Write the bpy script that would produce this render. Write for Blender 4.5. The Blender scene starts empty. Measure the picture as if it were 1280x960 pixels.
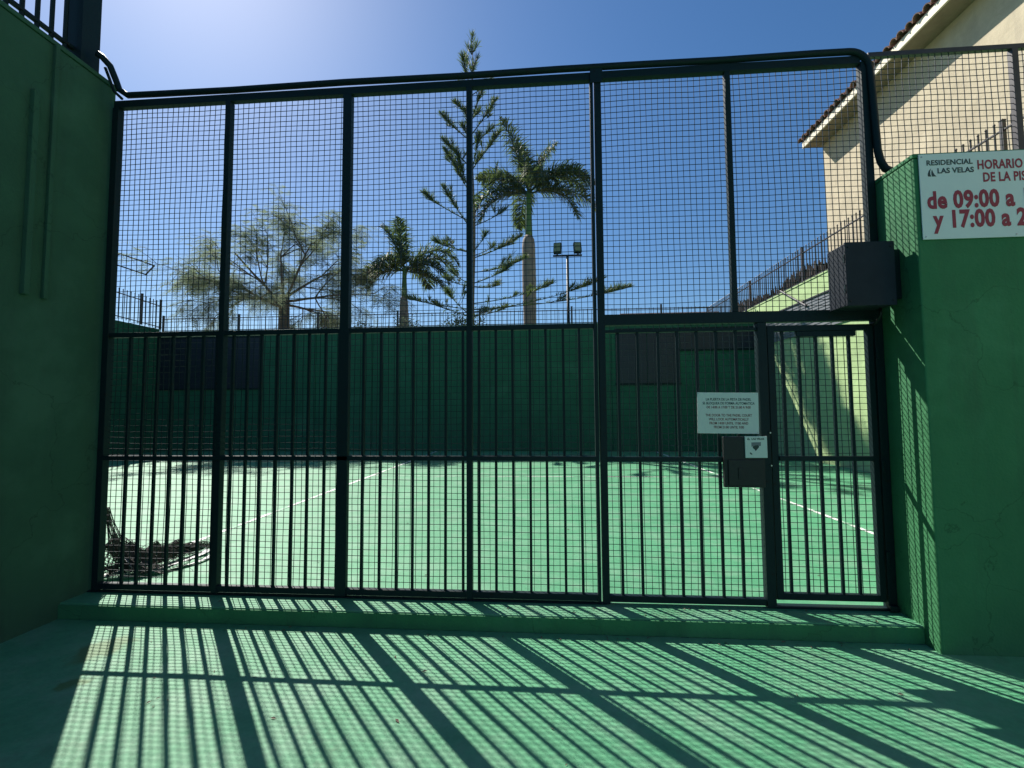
import bpy, bmesh, math, random
from mathutils import Vector, Matrix, noise
R = math.radians
random.seed(7)
scene = bpy.context.scene
C = scene.collection

# ------------------------------------------------------------------ camera
cam_d = bpy.data.cameras.new('camera')
cam = bpy.data.objects.new('camera', cam_d)
C.objects.link(cam)
cam_d.sensor_width = 36
cam_d.lens = 575.0 / 1280 * 36
cam_d.clip_start = 0.05
cam_d.clip_end = 3000
CAMLOC = Vector((0.174, -3.663, 1.48))
cam.matrix_world = (Matrix.Translation(CAMLOC) @ Matrix.Rotation(R(4.25), 4, 'Z')
                    @ Matrix.Rotation(R(90 + 3.30), 4, 'X') @ Matrix.Rotation(R(-0.373), 4, 'Z'))
scene.camera = cam

# ------------------------------------------------------------------ sky and sun
SUN_AZ, SUN_EL = 41.56, 45.1          # degrees left of +Y, degrees up
world = bpy.data.worlds.new('World')
scene.world = world
world.use_nodes = True
nt = world.node_tree
sky = nt.nodes.new('ShaderNodeTexSky')
sky.sky_type = 'NISHITA'
sky.sun_disc = False
sky.sun_elevation = R(SUN_EL)
sky.sun_rotation = R(-SUN_AZ)
sky.altitude = 50
sky.air_density = 1.15
sky.dust_density = 0.5
sky.ozone_density = 6.0
bg = nt.nodes['Background']
bg.inputs['Strength'].default_value = 0.070
hs = nt.nodes.new('ShaderNodeHueSaturation')          # a clear, deep Atlantic sky
hs.inputs['Saturation'].default_value = 1.16
nt.links.new(sky.outputs[0], hs.inputs['Color'])
nt.links.new(hs.outputs[0], bg.inputs[0])
sun_d = bpy.data.lights.new('sun', 'SUN')
sun_d.energy = 5.0
sun_d.angle = R(0.5)
sun_d.color = (1.0, 0.95, 0.87)
sun = bpy.data.objects.new('sun', sun_d)
C.objects.link(sun)
sdir = Vector((math.sin(R(SUN_AZ)) * math.cos(R(SUN_EL)), -math.cos(R(SUN_AZ)) * math.cos(R(SUN_EL)), -math.sin(R(SUN_EL))))
sun.rotation_euler = sdir.to_track_quat('-Z', 'Y').to_euler()
sun.location = (-10, 12, 20)
scene.view_settings.view_transform = 'Standard'
scene.view_settings.look = 'None'
scene.view_settings.exposure = 0.65
scene.view_settings.gamma = 1.0
scene.view_settings.use_curve_mapping = False
scene.render.engine = 'CYCLES'

# ------------------------------------------------------------------ helpers
class MB:
    """collects faces, builds one mesh object"""
    def __init__(s):
        s.v = []; s.f = []
    def face(s, pts):
        i = len(s.v); s.v += [tuple(p) for p in pts]; s.f.append(tuple(range(i, i + len(pts))))
    def box(s, x0, x1, y0, y1, z0, z1, mat=None):
        i = len(s.v)
        p = [(x0,y0,z0),(x1,y0,z0),(x1,y1,z0),(x0,y1,z0),(x0,y0,z1),(x1,y0,z1),(x1,y1,z1),(x0,y1,z1)]
        if mat: p = [tuple(mat @ Vector(q)) for q in p]
        s.v += p
        s.f += [tuple(i + k for k in q) for q in ((0,3,2,1),(4,5,6,7),(0,1,5,4),(1,2,6,5),(2,3,7,6),(3,0,4,7))]
    def tube(s, path, rad, n=6, cap=True):
        path = [Vector(p) for p in path]
        m = len(path)
        rr = rad if isinstance(rad, (list, tuple)) else [rad] * m
        i0 = len(s.v)
        up = None
        for k, p in enumerate(path):
            d = (path[min(k + 1, m - 1)] - path[max(k - 1, 0)])
            if d.length < 1e-9: d = Vector((0, 0, 1))
            d.normalize()
            if up is None:
                up = Vector((0, 0, 1)) if abs(d.z) < .9 else Vector((1, 0, 0))
            a = up - d * up.dot(d)
            if a.length < 1e-6: a = Vector((1, 0, 0)).cross(d)
            a.normalize(); b = d.cross(a); up = a
            for j in range(n):
                t = 2 * math.pi * (j + .5) / n
                s.v.append(tuple(p + (a * math.cos(t) + b * math.sin(t)) * rr[k]))
        for k in range(m - 1):
            for j in range(n):
                a0 = i0 + k * n + j; a1 = i0 + k * n + (j + 1) % n
                s.f.append((a0, a1, a1 + n, a0 + n))
        if cap:
            s.f.append(tuple(i0 + j for j in reversed(range(n))))
            s.f.append(tuple(i0 + (m - 1) * n + j for j in range(n)))
    def mesh(s, name, bevel=0, smooth=False):
        me = bpy.data.meshes.new(name)
        me.from_pydata(s.v, [], s.f)
        if bevel:
            bm = bmesh.new(); bm.from_mesh(me)
            bmesh.ops.bevel(bm, geom=bm.edges[:], offset=bevel, segments=2, affect='EDGES', profile=.6)
            bm.to_mesh(me); bm.free()
        if smooth:
            for p in me.polygons: p.use_smooth = True
        me.update()
        return me
    def build(s, name, mat, parent=None, bevel=0, smooth=False):
        return link(name, s.mesh(name, bevel, smooth), mat, parent)

def link(name, me, mat, parent=None):
    o = bpy.data.objects.new(name, me)
    C.objects.link(o)
    if mat and not me.materials: me.materials.append(mat)
    if parent: o.parent = parent
    return o
def empty(name, loc=(0, 0, 0)):
    o = bpy.data.objects.new(name, None)
    o.empty_display_size = .2
    o.location = loc
    C.objects.link(o)
    return o
def tag(o, label=None, cat=None, group=None, kind=None):
    if label: o['label'] = label
    if cat: o['category'] = cat
    if group: o['group'] = group
    if kind: o['kind'] = kind
    return o
def boxpart(name, mat, parent, x0, x1, y0, y1, z0, z1, bevel=0.002):
    m = MB(); m.box(x0, x1, y0, y1, z0, z1)
    return m.build(name, mat, parent, bevel=bevel)

# ------------------------------------------------------------------ materials
def material(name, col, rough=.6, var=.15, scale=4.0, bump=.0, bscale=40., metal=0., spec=.5, col2=None, rvar=.1, c2pos=(.45, .7)):
    m = bpy.data.materials.new(name); m.use_nodes = True
    t = m.node_tree; N = t.nodes; L = t.links
    b = N['Principled BSDF']
    tc = N.new('ShaderNodeTexCoord')
    nz = N.new('ShaderNodeTexNoise'); nz.inputs['Scale'].default_value = scale; nz.inputs['Detail'].default_value = 8; nz.inputs['Roughness'].default_value = .65
    L.new(tc.outputs['Object'], nz.inputs['Vector'])
    rp = N.new('ShaderNodeValToRGB')
    c2 = col2 or tuple(min(1, c * (1 - var)) for c in col)
    rp.color_ramp.elements[0].position = c2pos[0] if col2 else .3; rp.color_ramp.elements[1].position = c2pos[1]
    rp.color_ramp.elements[0].color = (*c2, 1)
    rp.color_ramp.elements[1].color = (*[min(1, c * (1 + var * .6)) for c in col], 1)
    L.new(nz.outputs['Fac'], rp.inputs[0]); L.new(rp.outputs[0], b.inputs['Base Color'])
    mr = N.new('ShaderNodeMapRange'); mr.inputs['To Min'].default_value = max(.02, rough - rvar); mr.inputs['To Max'].default_value = min(1, rough + rvar)
    n2 = N.new('ShaderNodeTexNoise'); n2.inputs['Scale'].default_value = scale * 3.1; n2.inputs['Detail'].default_value = 5
    L.new(tc.outputs['Object'], n2.inputs['Vector']); L.new(n2.outputs['Fac'], mr.inputs['Value']); L.new(mr.outputs[0], b.inputs['Roughness'])
    b.inputs['Metallic'].default_value = metal
    b.inputs['Specular IOR Level'].default_value = spec
    if bump:
        n3 = N.new('ShaderNodeTexNoise'); n3.inputs['Scale'].default_value = bscale; n3.inputs['Detail'].default_value = 6
        L.new(tc.outputs['Object'], n3.inputs['Vector'])
        bp = N.new('ShaderNodeBump'); bp.inputs['Strength'].default_value = bump; bp.inputs['Distance'].default_value = .01
        L.new(n3.outputs['Fac'], bp.inputs['Height']); L.new(bp.outputs[0], b.inputs['Normal'])
    return m

def leaf_material(name, col, col2, trans=.35, rough=.45, tint=(1.6, 1.7, .9)):
    m = material(name, col, rough, .3, 1.3, col2=col2)
    t = m.node_tree; N = t.nodes; L = t.links
    b = N['Principled BSDF']; out = N['Material Output']
    tr = N.new('ShaderNodeBsdfTranslucent'); tr.inputs[0].default_value = (col[0] * tint[0], col[1] * tint[1], col[2] * tint[2], 1)
    mx = N.new('ShaderNodeMixShader'); mx.inputs[0].default_value = trans
    L.new(b.outputs[0], mx.inputs[1]); L.new(tr.outputs[0], mx.inputs[2]); L.new(mx.outputs[0], out.inputs['Surface'])
    return m

GZ_ = -.119
def floor_material(name, col, moss=None):
    """green court paint: roller marks, dusty fading with painted lens veil, scuffs, a mossy stain"""
    m = bpy.data.materials.new(name); m.use_nodes = True
    t = m.node_tree; N = t.nodes; L = t.links
    b = N['Principled BSDF']
    tc = N.new('ShaderNodeTexCoord')
    def nz(sc, det=8, rough=.6, vec=None):
        n = N.new('ShaderNodeTexNoise'); n.inputs['Scale'].default_value = sc; n.inputs['Detail'].default_value = det; n.inputs['Roughness'].default_value = rough
        L.new(vec or tc.outputs['Object'], n.inputs['Vector']); return n
    def ramp(src, p0, p1, c0, c1):
        r = N.new('ShaderNodeValToRGB'); e = r.color_ramp.elements
        e[0].position = p0; e[1].position = p1; e[0].color = (*c0, 1); e[1].color = (*c1, 1)
        L.new(src, r.inputs[0]); return r
    def mix(fac, a, bb, mode='MIX'):
        x = N.new('ShaderNodeMix'); x.data_type = 'RGBA'; x.blend_type = mode
        if isinstance(fac, float): x.inputs[0].default_value = fac
        else: L.new(fac, x.inputs[0])
        L.new(a, x.inputs[6])
        if isinstance(bb, tuple): x.inputs[7].default_value = (*bb, 1)
        else: L.new(bb, x.inputs[7])
        return x.outputs[2]
    base = ramp(nz(.55).outputs['Fac'], .3, .72, tuple(c * .86 for c in col), tuple(c * 1.1 for c in col)).outputs[0]
    grain = ramp(nz(22, 10, .75).outputs['Fac'], .3, .75, (.80, .80, .80), (1.12, 1.12, 1.12)).outputs[0]
    c = mix(1.0, base, grain, 'MULTIPLY')
    dust_veil = ramp(nz(2.3, 10, .7).outputs['Fac'], .46, .76, (0, 0, 0), (.55, .55, .55)).outputs[0]
    c = mix(dust_veil, c, (.25, .36, .27))  # dusty faded paint, plus the lens veil put into the pale colour
    scuff = ramp(nz(7, 12, .8).outputs['Fac'], .60, .70, (0, 0, 0), (.6, .6, .6)).outputs[0]
    c = mix(scuff, c, tuple(k * .45 for k in col))
    dirt = ramp(nz(1.4, 12, .8).outputs['Fac'], .56, .70, (0, 0, 0), (.6, .6, .6)).outputs[0]
    c = mix(dirt, c, (.10, .17, .10))
    worn = ramp(nz(11, 14, .85).outputs['Fac'], .655, .69, (0, 0, 0), (.7, .7, .7)).outputs[0]
    c = mix(worn, c, (.33, .36, .32))
    if moss:
        for (mx_, my_, rad) in moss:
            mp = N.new('ShaderNodeMapping'); mp.vector_type = 'POINT'; mp.inputs['Location'].default_value = (-mx_, -my_, 0)
            L.new(tc.outputs['Object'], mp.inputs['Vector'])
            w = N.new('ShaderNodeMix'); w.data_type = 'RGBA'; w.blend_type = 'ADD'; w.inputs[0].default_value = .35
            nn = nz(6, 6); mp.inputs['Location'].default_value = (-mx_ - .175, -my_ - .175, -GZ_ - .175); L.new(mp.outputs[0], w.inputs[6]); L.new(nn.outputs['Color'], w.inputs[7])
            ln = N.new('ShaderNodeVectorMath'); ln.operation = 'LENGTH'; L.new(w.outputs[2], ln.inputs[0])
            r = ramp(ln.outputs['Value'], rad * .6, rad, (.85, .85, .85), (0, 0, 0)).outputs[0]
            c = mix(r, c, (.085, .175, .055))
    L.new(c, b.inputs['Base Color'])
    mr = N.new('ShaderNodeMapRange'); mr.inputs['To Min'].default_value = .46; mr.inputs['To Max'].default_value = .74
    L.new(nz(5, 8, .7).outputs['Fac'], mr.inputs['Value']); L.new(mr.outputs[0], b.inputs['Roughness'])
    b.inputs['Specular IOR Level'].default_value = .34
    bp = N.new('ShaderNodeBump'); bp.inputs['Strength'].default_value = .35; bp.inputs['Distance'].default_value = .006
    L.new(nz(70, 8, .7).outputs['Fac'], bp.inputs['Height'])
    bp2 = N.new('ShaderNodeBump'); bp2.inputs['Strength'].default_value = .25; bp2.inputs['Distance'].default_value = .03
    L.new(nz(3.5, 4).outputs['Fac'], bp2.inputs['Height']); L.new(bp.outputs[0], bp2.inputs['Normal']); L.new(bp2.outputs[0], b.inputs['Normal'])
    return m

def wall_material(name, col, streak, rough=.75, spec=.2, crack=.5):
    m = material(name, col, rough, .16, 1.7, bump=.30, bscale=60, spec=spec)
    t = m.node_tree; N = t.nodes; L = t.links; b = N['Principled BSDF']
    src = b.inputs['Base Color'].links[0].from_socket
    tc = N.new('ShaderNodeTexCoord')
    def noise_(sc, det, scale3=(1, 1, 1)):
        mp = N.new('ShaderNodeMapping'); mp.inputs['Scale'].default_value = scale3; L.new(tc.outputs['Object'], mp.inputs['Vector'])
        n = N.new('ShaderNodeTexNoise'); n.inputs['Scale'].default_value = sc; n.inputs['Detail'].default_value = det; n.inputs['Roughness'].default_value = .65
        L.new(mp.outputs[0], n.inputs['Vector']); return n.outputs['Fac']
    def ramp(f, p0, p1, v):
        r = N.new('ShaderNodeValToRGB'); e = r.color_ramp.elements; e[0].position = p0; e[1].position = p1
        e[0].color = (0, 0, 0, 1); e[1].color = (v, v, v, 1); L.new(f, r.inputs[0]); return r.outputs[0]
    def mix(fac, a_, c):
        x = N.new('ShaderNodeMix'); x.data_type = 'RGBA'; L.new(fac, x.inputs[0]); L.new(a_, x.inputs[6]); x.inputs[7].default_value = (*c, 1); return x.outputs[2]
    c = mix(ramp(noise_(5.0, 8, (1, 1, .10)), .52, .70, .55), src, streak)                     # rain streaks
    c = mix(ramp(noise_(1.1, 10), .55, .68, .40), c, tuple(min(1, k * 1.35 + .02) for k in col))  # repaint patches
    c = mix(ramp(noise_(16, 12), .66, .72, .45), c, tuple(k * .5 for k in col))                # scuffs
    vo = N.new('ShaderNodeTexVoronoi'); vo.feature = 'DISTANCE_TO_EDGE'; vo.inputs['Scale'].default_value = .75
    wn = N.new('ShaderNodeTexNoise'); wn.inputs['Scale'].default_value = 3.5; wn.inputs['Detail'].default_value = 6
    ad = N.new('ShaderNodeVectorMath'); ad.operation = 'MULTIPLY_ADD'; ad.inputs[1].default_value = (.5, .5, .5)
    L.new(tc.outputs['Object'], wn.inputs['Vector']); L.new(wn.outputs['Color'], ad.inputs[0]); L.new(tc.outputs['Object'], ad.inputs[2]); L.new(ad.outputs[0], vo.inputs['Vector'])
    cr = N.new('ShaderNodeMapRange'); cr.inputs['From Min'].default_value = .0; cr.inputs['From Max'].default_value = .004; cr.inputs['To Min'].default_value = crack; cr.inputs['To Max'].default_value = 0
    L.new(vo.outputs['Distance'], cr.inputs['Value'])
    c = mix(cr.outputs[0], c, tuple(k * .35 for k in col))
    L.new(c, b.inputs['Base Color'])
    b2 = N.new('ShaderNodeBump'); b2.inputs['Strength'].default_value = .35; b2.inputs['Distance'].default_value = .03
    L.new(noise_(4.5, 4), b2.inputs['Height']); L.new(b.inputs['Normal'].links[0].from_socket, b2.inputs['Normal']); L.new(b2.outputs[0], b.inputs['Normal'])
    return m

GREEN = (.082, .31, .155)
M = {}
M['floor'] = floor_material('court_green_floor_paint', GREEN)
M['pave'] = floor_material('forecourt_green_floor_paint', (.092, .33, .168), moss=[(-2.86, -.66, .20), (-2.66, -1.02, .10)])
M['line'] = material('worn_white_line_paint', (.74, .73, .69), .7, .15, 3.2, col2=(.18, .38, .24), c2pos=(.40, .52))
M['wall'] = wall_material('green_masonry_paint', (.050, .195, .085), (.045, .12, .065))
M['wall_left'] = wall_material('wall_green_with_shade_and_veil', (.042, .115, .072), (.035, .075, .055))  # wall green darkened and greyed: shade and lens veil put into the colour
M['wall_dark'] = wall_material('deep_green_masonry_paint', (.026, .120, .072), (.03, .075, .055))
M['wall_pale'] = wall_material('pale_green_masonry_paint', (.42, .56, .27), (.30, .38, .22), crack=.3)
M['steel'] = material('dark_green_steel_paint', (.004, .015, .017), .5, .35, 26, bump=.12, bscale=90, spec=.2, col2=(.012, .011, .009), c2pos=(.30, .42))
M['wire'] = material('dark_plastic_coated_wire', (.006, .018, .024), .4, .2, 8, spec=.3)
M['navy'] = material('dark_navy', (.010, .016, .03), .5, .3, 3, bump=.1)
M['box'] = material('dark_blue_grey_enamel', (.018, .024, .032), .55, .2, 6, bump=.05, spec=.2)
M['blackbox'] = material('black_lock_enamel', (.003, .006, .007), .55, .3, 12)
M['iron'] = material('dark_brown_iron_paint', (.035, .030, .032), .45, .3, 8)
M['house'] = wall_material('cream_house_render', (.56, .485, .345), (.45, .39, .29), .85, .15, .25)
M['trim'] = material('cream_eave_board', (.75, .68, .52), .65, .1, 3)
M['soffit'] = material('brown_soffit_board', (.30, .24, .17), .75, .2, 4)
M['tile'] = material('weathered_clay_tile', (.30, .15, .10), .75, .4, 7, bump=.3, bscale=30, col2=(.16, .10, .08))
M['grey'] = material('grey_ribbed_sheet', (.20, .21, .22), .5, .2, 3)
M['sign'] = material('white_sign_plate', (.78, .80, .76), .4, .04, 5)
M['sign_grey'] = material('off_white_sign_plate', (.66, .70, .64), .4, .06, 5)
M['red'] = material('dark_red_sign_ink', (.36, .02, .04), .5, .1, 20)
M['ink'] = material('dark_green_black_sign_ink', (.02, .045, .04), .5, .1, 20)
M['ink2'] = material('brown_red_sign_ink', (.20, .035, .03), .5, .1, 20)
M['screw'] = material('zinc_screw', (.45, .45, .43), .35, .1, 20, metal=.9)
M['net'] = material('faded_black_brown_net_cord', (.055, .045, .038), .8, .4, 14)
M['tape'] = material('white_net_tape', (.75, .75, .72), .7, .15, 12)
M['bark'] = material('grey_brown_bark', (.16, .12, .09), .9, .4, 6, bump=.8, bscale=20)
M['palm_trunk'] = material('ringed_grey_palm_trunk', (.30, .25, .21), .85, .3, 5, bump=.5, bscale=18)
M['shaft'] = material('green_palm_crownshaft', (.10, .20, .07), .45, .2, 5)
M['frond'] = leaf_material('palm_leaflets', (.085, .12, .062), (.048, .075, .04), .40, .55)
M['needle'] = leaf_material('pine_needles', (.085, .12, .055), (.05, .08, .04), .35, .6)
M['leaf'] = leaf_material('feathery_leaflets', (.20, .235, .165), (.14, .17, .12), .5, .75, (1.3, 1.4, 1.2))
M['leafdark'] = leaf_material('hedge_leaves', (.045, .07, .03), (.025, .04, .02), .2)
M['twig'] = material('brushwood_twigs', (.055, .045, .042), .9, .4, 9)
M['white'] = material('white_far_render', (.70, .67, .64), .8, .08, 1)
M['roofpink'] = material('faded_pink_roof_edge', (.45, .33, .29), .8, .15, 2)
M['earth'] = material('dry_volcanic_earth', (.16, .12, .08), .95, .3, .3, bump=.5, bscale=3)
M['lampglass'] = material('greenish_lamp_glass', (.22, .26, .14), .25, .15, 4)

# ------------------------------------------------------------------ setting
def sheet(name, mat, x0, x1, y0, y1, z, nx=1, ny=1, depth=0):
    m = MB()
    if depth: m.box(x0, x1, y0, y1, z - depth, z)
    else: m.face([(x0, y0, z), (x1, y0, z), (x1, y1, z), (x0, y1, z)])
    return tag(m.build(name, mat), kind='structure')
sheet('ground', M['earth'], -900, 900, -900, 900, -.70)
GZ = -.119
PX_ = 2.715
STEP_Y = -.245
sheet('forecourt_pavement', M['pave'], -14, 14, -14, STEP_Y + .05, GZ, depth=.3)
slab = MB(); slab.box(-15.4, 7.66, STEP_Y, 13.19, -.6, 0)
slabo = slab.build('court_floor', M['floor'], bevel=.008)
tag(slabo, kind='structure')
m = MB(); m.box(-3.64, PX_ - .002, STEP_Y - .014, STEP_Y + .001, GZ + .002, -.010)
m.build('step_riser_shade', M['wall'], slabo, bevel=.003)  # added facing in a darker green; the riser's shade is in its colour
def paint_line(pts, w=.05):
    m = MB(); (x0, y0), (x1, y1) = pts
    d = Vector((x1 - x0, y1 - y0, 0)).normalized(); n = Vector((-d.y, d.x, 0)) * w / 2
    a = Vector((x0, y0, .004)); b = Vector((x1, y1, .004))
    m.face([a - n, b - n, b + n, a + n])
    return m.build('court_line', M['line'], slabo)
paint_line([(-3.86, .3), (-3.86, 13.1)], .065)
paint_line([(4.01, .25), (4.01, 13.1)], .06)
paint_line([(-3.8, 6.75), (4.0, 6.75)], .03)
for o in slabo.children: o.location = (0, 0, 0)

# ---- walls
def wall(name, label, mat, x0, x1, y0, y1, z0, z1, bevel=.012):
    root = empty(name, ((x0 + x1) / 2, (y0 + y1) / 2, z0))
    tag(root, label, 'wall')
    m = MB(); cx, cy = (x0 + x1) / 2, (y0 + y1) / 2
    m.box(x0 - cx, x1 - cx, y0 - cy, y1 - cy, 0, z1 - z0)
    m.build('wall_body', mat, root, bevel=bevel)
    return root
def local(root, name, mat, x0, x1, y0, y1, z0, z1, bevel=.003):
    l = root.location
    return boxpart(name, mat, root, x0 - l.x, x1 - l.x, y0 - l.y, y1 - l.y, z0 - l.z, z1 - l.z, bevel)

PX = 2.715      # side face of the right pillar wall
wr = wall('pillar_wall', 'tall green painted wall beside the door, carrying the opening hours sign', M['wall'], PX, 9.5, -.385, .12, -.3, 3.20)
local(wr, 'wall_capping', M['wall'], PX - .004, 9.5, -.389, .124, 3.202, 3.23, .006)
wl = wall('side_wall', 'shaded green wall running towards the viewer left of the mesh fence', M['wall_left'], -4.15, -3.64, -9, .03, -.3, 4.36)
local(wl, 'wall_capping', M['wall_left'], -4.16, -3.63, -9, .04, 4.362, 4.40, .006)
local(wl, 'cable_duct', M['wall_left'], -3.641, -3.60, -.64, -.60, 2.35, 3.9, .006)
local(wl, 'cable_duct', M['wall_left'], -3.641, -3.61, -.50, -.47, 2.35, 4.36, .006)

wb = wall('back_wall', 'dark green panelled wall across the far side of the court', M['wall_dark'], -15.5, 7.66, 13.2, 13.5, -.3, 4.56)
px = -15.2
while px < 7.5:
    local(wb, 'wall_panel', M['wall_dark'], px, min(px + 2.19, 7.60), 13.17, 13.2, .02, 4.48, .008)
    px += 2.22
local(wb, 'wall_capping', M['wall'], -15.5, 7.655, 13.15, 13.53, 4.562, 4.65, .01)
# dark navy rectangles high on the far wall
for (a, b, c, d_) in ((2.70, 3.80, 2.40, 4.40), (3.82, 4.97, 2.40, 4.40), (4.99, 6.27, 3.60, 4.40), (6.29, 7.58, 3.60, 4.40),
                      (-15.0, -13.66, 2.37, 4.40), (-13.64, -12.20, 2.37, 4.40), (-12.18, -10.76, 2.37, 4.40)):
    local(wb, 'navy_rectangle', M['navy'], a, b, 13.14, 13.168, c, d_, .004)
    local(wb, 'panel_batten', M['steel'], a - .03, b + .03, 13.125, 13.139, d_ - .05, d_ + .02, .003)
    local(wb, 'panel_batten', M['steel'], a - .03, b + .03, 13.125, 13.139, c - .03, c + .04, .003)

EX = 7.67
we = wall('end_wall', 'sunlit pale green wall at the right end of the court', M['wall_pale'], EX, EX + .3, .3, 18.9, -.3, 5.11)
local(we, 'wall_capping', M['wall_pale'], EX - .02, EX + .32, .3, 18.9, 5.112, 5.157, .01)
yy = .5
ribmesh = {}
def ribbed(w, h):
    m = MB(); n = 11
    for k in range(n):
        z0 = k * h / n; z1 = (k + .55) * h / n; z2 = (k + 1) * h / n
        m.box(-.028, 0, 0, w, z0, z1); m.box(-.014, 0, 0.002, w - .002, z1, z2)
    return m
rm = ribbed(1.36, .90).mesh('ribbed_panel'); rm.materials.append(M['grey'])
while yy < 13.1 - 1.36:
    o = link('ribbed_panel', rm, None, we); l = we.location
    o.location = (EX - .002 - l.x, yy - l.y, 3.655 - l.z)
    yy += 1.4
local(we, 'ribbed_panel_batten', M['iron'], EX - .045, EX - .003, .4, 13.1, 4.57, 4.61, .002)

# ---- iron railings
def railing(name, label, p0, p1, h, post_at, step, mat, spear=True, r=.011, top_drop=.13, posth=None, zb=.07, postw=.05):
    p0 = Vector(p0); p1 = Vector(p1); root = empty(name, p0); tag(root, label, 'railing', 'iron railings on the walls')
    d = p1 - p0; L_ = d.length; d.normalize(); ang = math.atan2(d.y, d.x)
    root.rotation_euler = (0, 0, ang)
    slope = (p1.z - p0.z) / math.hypot(p1.x - p0.x, p1.y - p0.y); Lh = math.hypot(p1.x - p0.x, p1.y - p0.y)
    def bar(z, rr):
        m = MB(); m.box(0, Lh, -rr, rr, -rr * .7, rr * .7)
        for i, v in enumerate(m.v): m.v[i] = (v[0], v[1], v[2] + v[0] * slope)
        o = m.build('rail', mat, root, bevel=.002); o.location = (0, 0, z)
    bar(h - top_drop, .019); bar(zb, .019)
    m = MB(); m.tube([(0, 0, .01), (0, 0, h - (.05 if spear else 0))], r, 6)
    if spear: m.tube([(0, 0, h - .05), (0, 0, h - .035), (0, 0, h)], [r, r * 1.5, .001], 6, False)
    pm = m.mesh('picket'); pm.materials.append(mat)
    x = step * .5
    while x < Lh:
        o = link('picket', pm, None, root); o.location = (x, 0, x * slope); x += step
    m = MB(); m.box(-postw / 2, postw / 2, -postw / 2, postw / 2, 0, posth or (h - .02)); m.box(-postw * .6, postw * .6, -postw * .6, postw * .6, (posth or (h - .02)), (posth or (h - .02)) + .015)
    po = m.mesh('post'); po.materials.append(mat)
    for x in post_at:
        o = link('post', po, None, root); o.location = (x, 0, x * slope)
    return root
railing('iron_railing', 'low dark railing along the top of the far court wall', (-15.0, 13.35, 4.65), (7.6, 13.35, 4.65), .57,
        [.05, 3.2, 6.4, 9.55, 12.7, 16.15, 19.4, 22.4], .15, M['iron'], False, .009, .035, .66, .06, .06)
railing('iron_railing', 'brown spear topped railing on the sunlit pale end wall by the house', (EX + .15, 1.35, 5.157), (EX + .15, 18.6, 5.157), 1.14,
        [.05, 3.0, 6.0, 9.05, 12.6, 17.1], .146, M['iron'], True, .015, .20, 1.1, .09, .06)
railing('iron_railing', 'dark spear topped railing at the far left corner of the court', (-15.0, 8.5, 4.96), (-15.0, 13.3, 4.76), 1.13,
        [.05, 2.35, 3.9, 4.75], .16, M['iron'], True, .015, .20, 1.17, .09, .06)
railing('iron_railing', 'dark railing on top of the shaded left wall', (-3.80, -8, 4.40), (-3.80, -.02, 4.40), 1.25,
        [.1, 2.0, 4.0, 6.0, 7.86], .105, M['steel'], False, .016, .05, 1.3, .17, .16)
wlc = wall('corner_wall', 'dark wall below the railing at the far left corner of the court', M['wall_dark'], -15.5, -14.86, 2.4, 13.1, -.3, 4.74)

# ------------------------------------------------------------------ mesh fence
YF = 0.0
PXS = [-3.581, -2.540, -1.478, -.439, .603]
def wires(root, x0, x1, z0, z1, sx=.0485, sz=.047, y=.022, r=.0027, seed=0, name='wire_mesh'):
    rnd = random.Random(seed)
    m = MB()
    n = max(1, round((x1 - x0) / sx)); ox = rnd.uniform(-.01, .01)
    def wob(a, b): return .0042 * math.sin(a * 2.3 + b * 5 + seed) + .0018 * math.sin(a * 7.1 + b * 17)
    k = 0
    for i in range(1, n):
        x = x0 + (x1 - x0) * i / n + rnd.uniform(-.0012, .0012)
        P = [(x + wob(z0 + (z1 - z0) * t / 6, x) * .8, y + .004 * math.sin(3 * t + x * 2), z0 + (z1 - z0) * t / 6) for t in range(7)]
        m.tube(P, r, 4, False)
    nz_ = round((z1 - z0) / sz)
    for j in range(1, nz_):
        z = z0 + (z1 - z0) * j / nz_ + rnd.uniform(-.0012, .0012)
        P = [(x0 + (x1 - x0) * t / 4, y - .0042 + .004 * math.sin(2 * t + z * 2), z + wob(x0 + (x1 - x0) * t / 4, z)) for t in range(5)]
        m.tube(P, r, 4, False)
    o = m.build(name, M['wire'], root)
    tag(o, kind='stuff')
    return o

fence = empty('mesh_fence', (PXS[0], 0, 0))
tag(fence, 'dark green steel fence of four bars-and-mesh bays left of the door', 'fence', 'steel mesh fence sections')
fx = fence.location.x
def fp(name, x0, x1, y0, y1, z0, z1, root=None, bevel=.003):
    root = root or fence
    return local(root, name, M['steel'], x0, x1, y0, y1, z0, z1, bevel)
W = [.055, .045, .072, .046, .026]
for x, w in zip(PXS, W):
    if w == .026: x = .566
    fp('post', x - w / 2, x + w / 2, -.03, .03, .012, 4.167)
fp('post', -1.478 - .045, -1.478 + .045, -.034, .012, .015, 2.14)     # thicker lower sleeve
fp('rail', PXS[0] - .02, .585, -.026, .026, 4.168, 4.230)
fp('rail', PXS[0], .575, -.022, .022, 2.125, 2.165)
fp('rail', PXS[0], .575, -.034, -.006, 1.085, 1.122)
fp('rail', PXS[0] - .02, .575, -.024, .024, .022, .07)
fp('floor_track', PXS[0] - .1, .62, -.035, .01, .002, .010)
barm = {}
def bars(root, xs, z0, z1, r=.0102, y=-.001, parent=None):
    key = round(z1 - z0, 3), r
    if key not in barm:
        m = MB(); m.box(-r, r, -r, r, 0, z1 - z0); me = m.mesh('bar', bevel=.002); me.materials.append(M['steel']); barm[key] = me
    for x in xs:
        o = link('bar', barm[key], None, root); l = (parent or root)
        base = root.location if root.parent is None else root.location + root.parent.location
        o.location = (x - base.x, y - base.y, z0 - base.z)
        o.rotation_euler = (random.uniform(-.0022, .0022), random.uniform(-.0022, .0022), random.uniform(-.06, .06))
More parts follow.
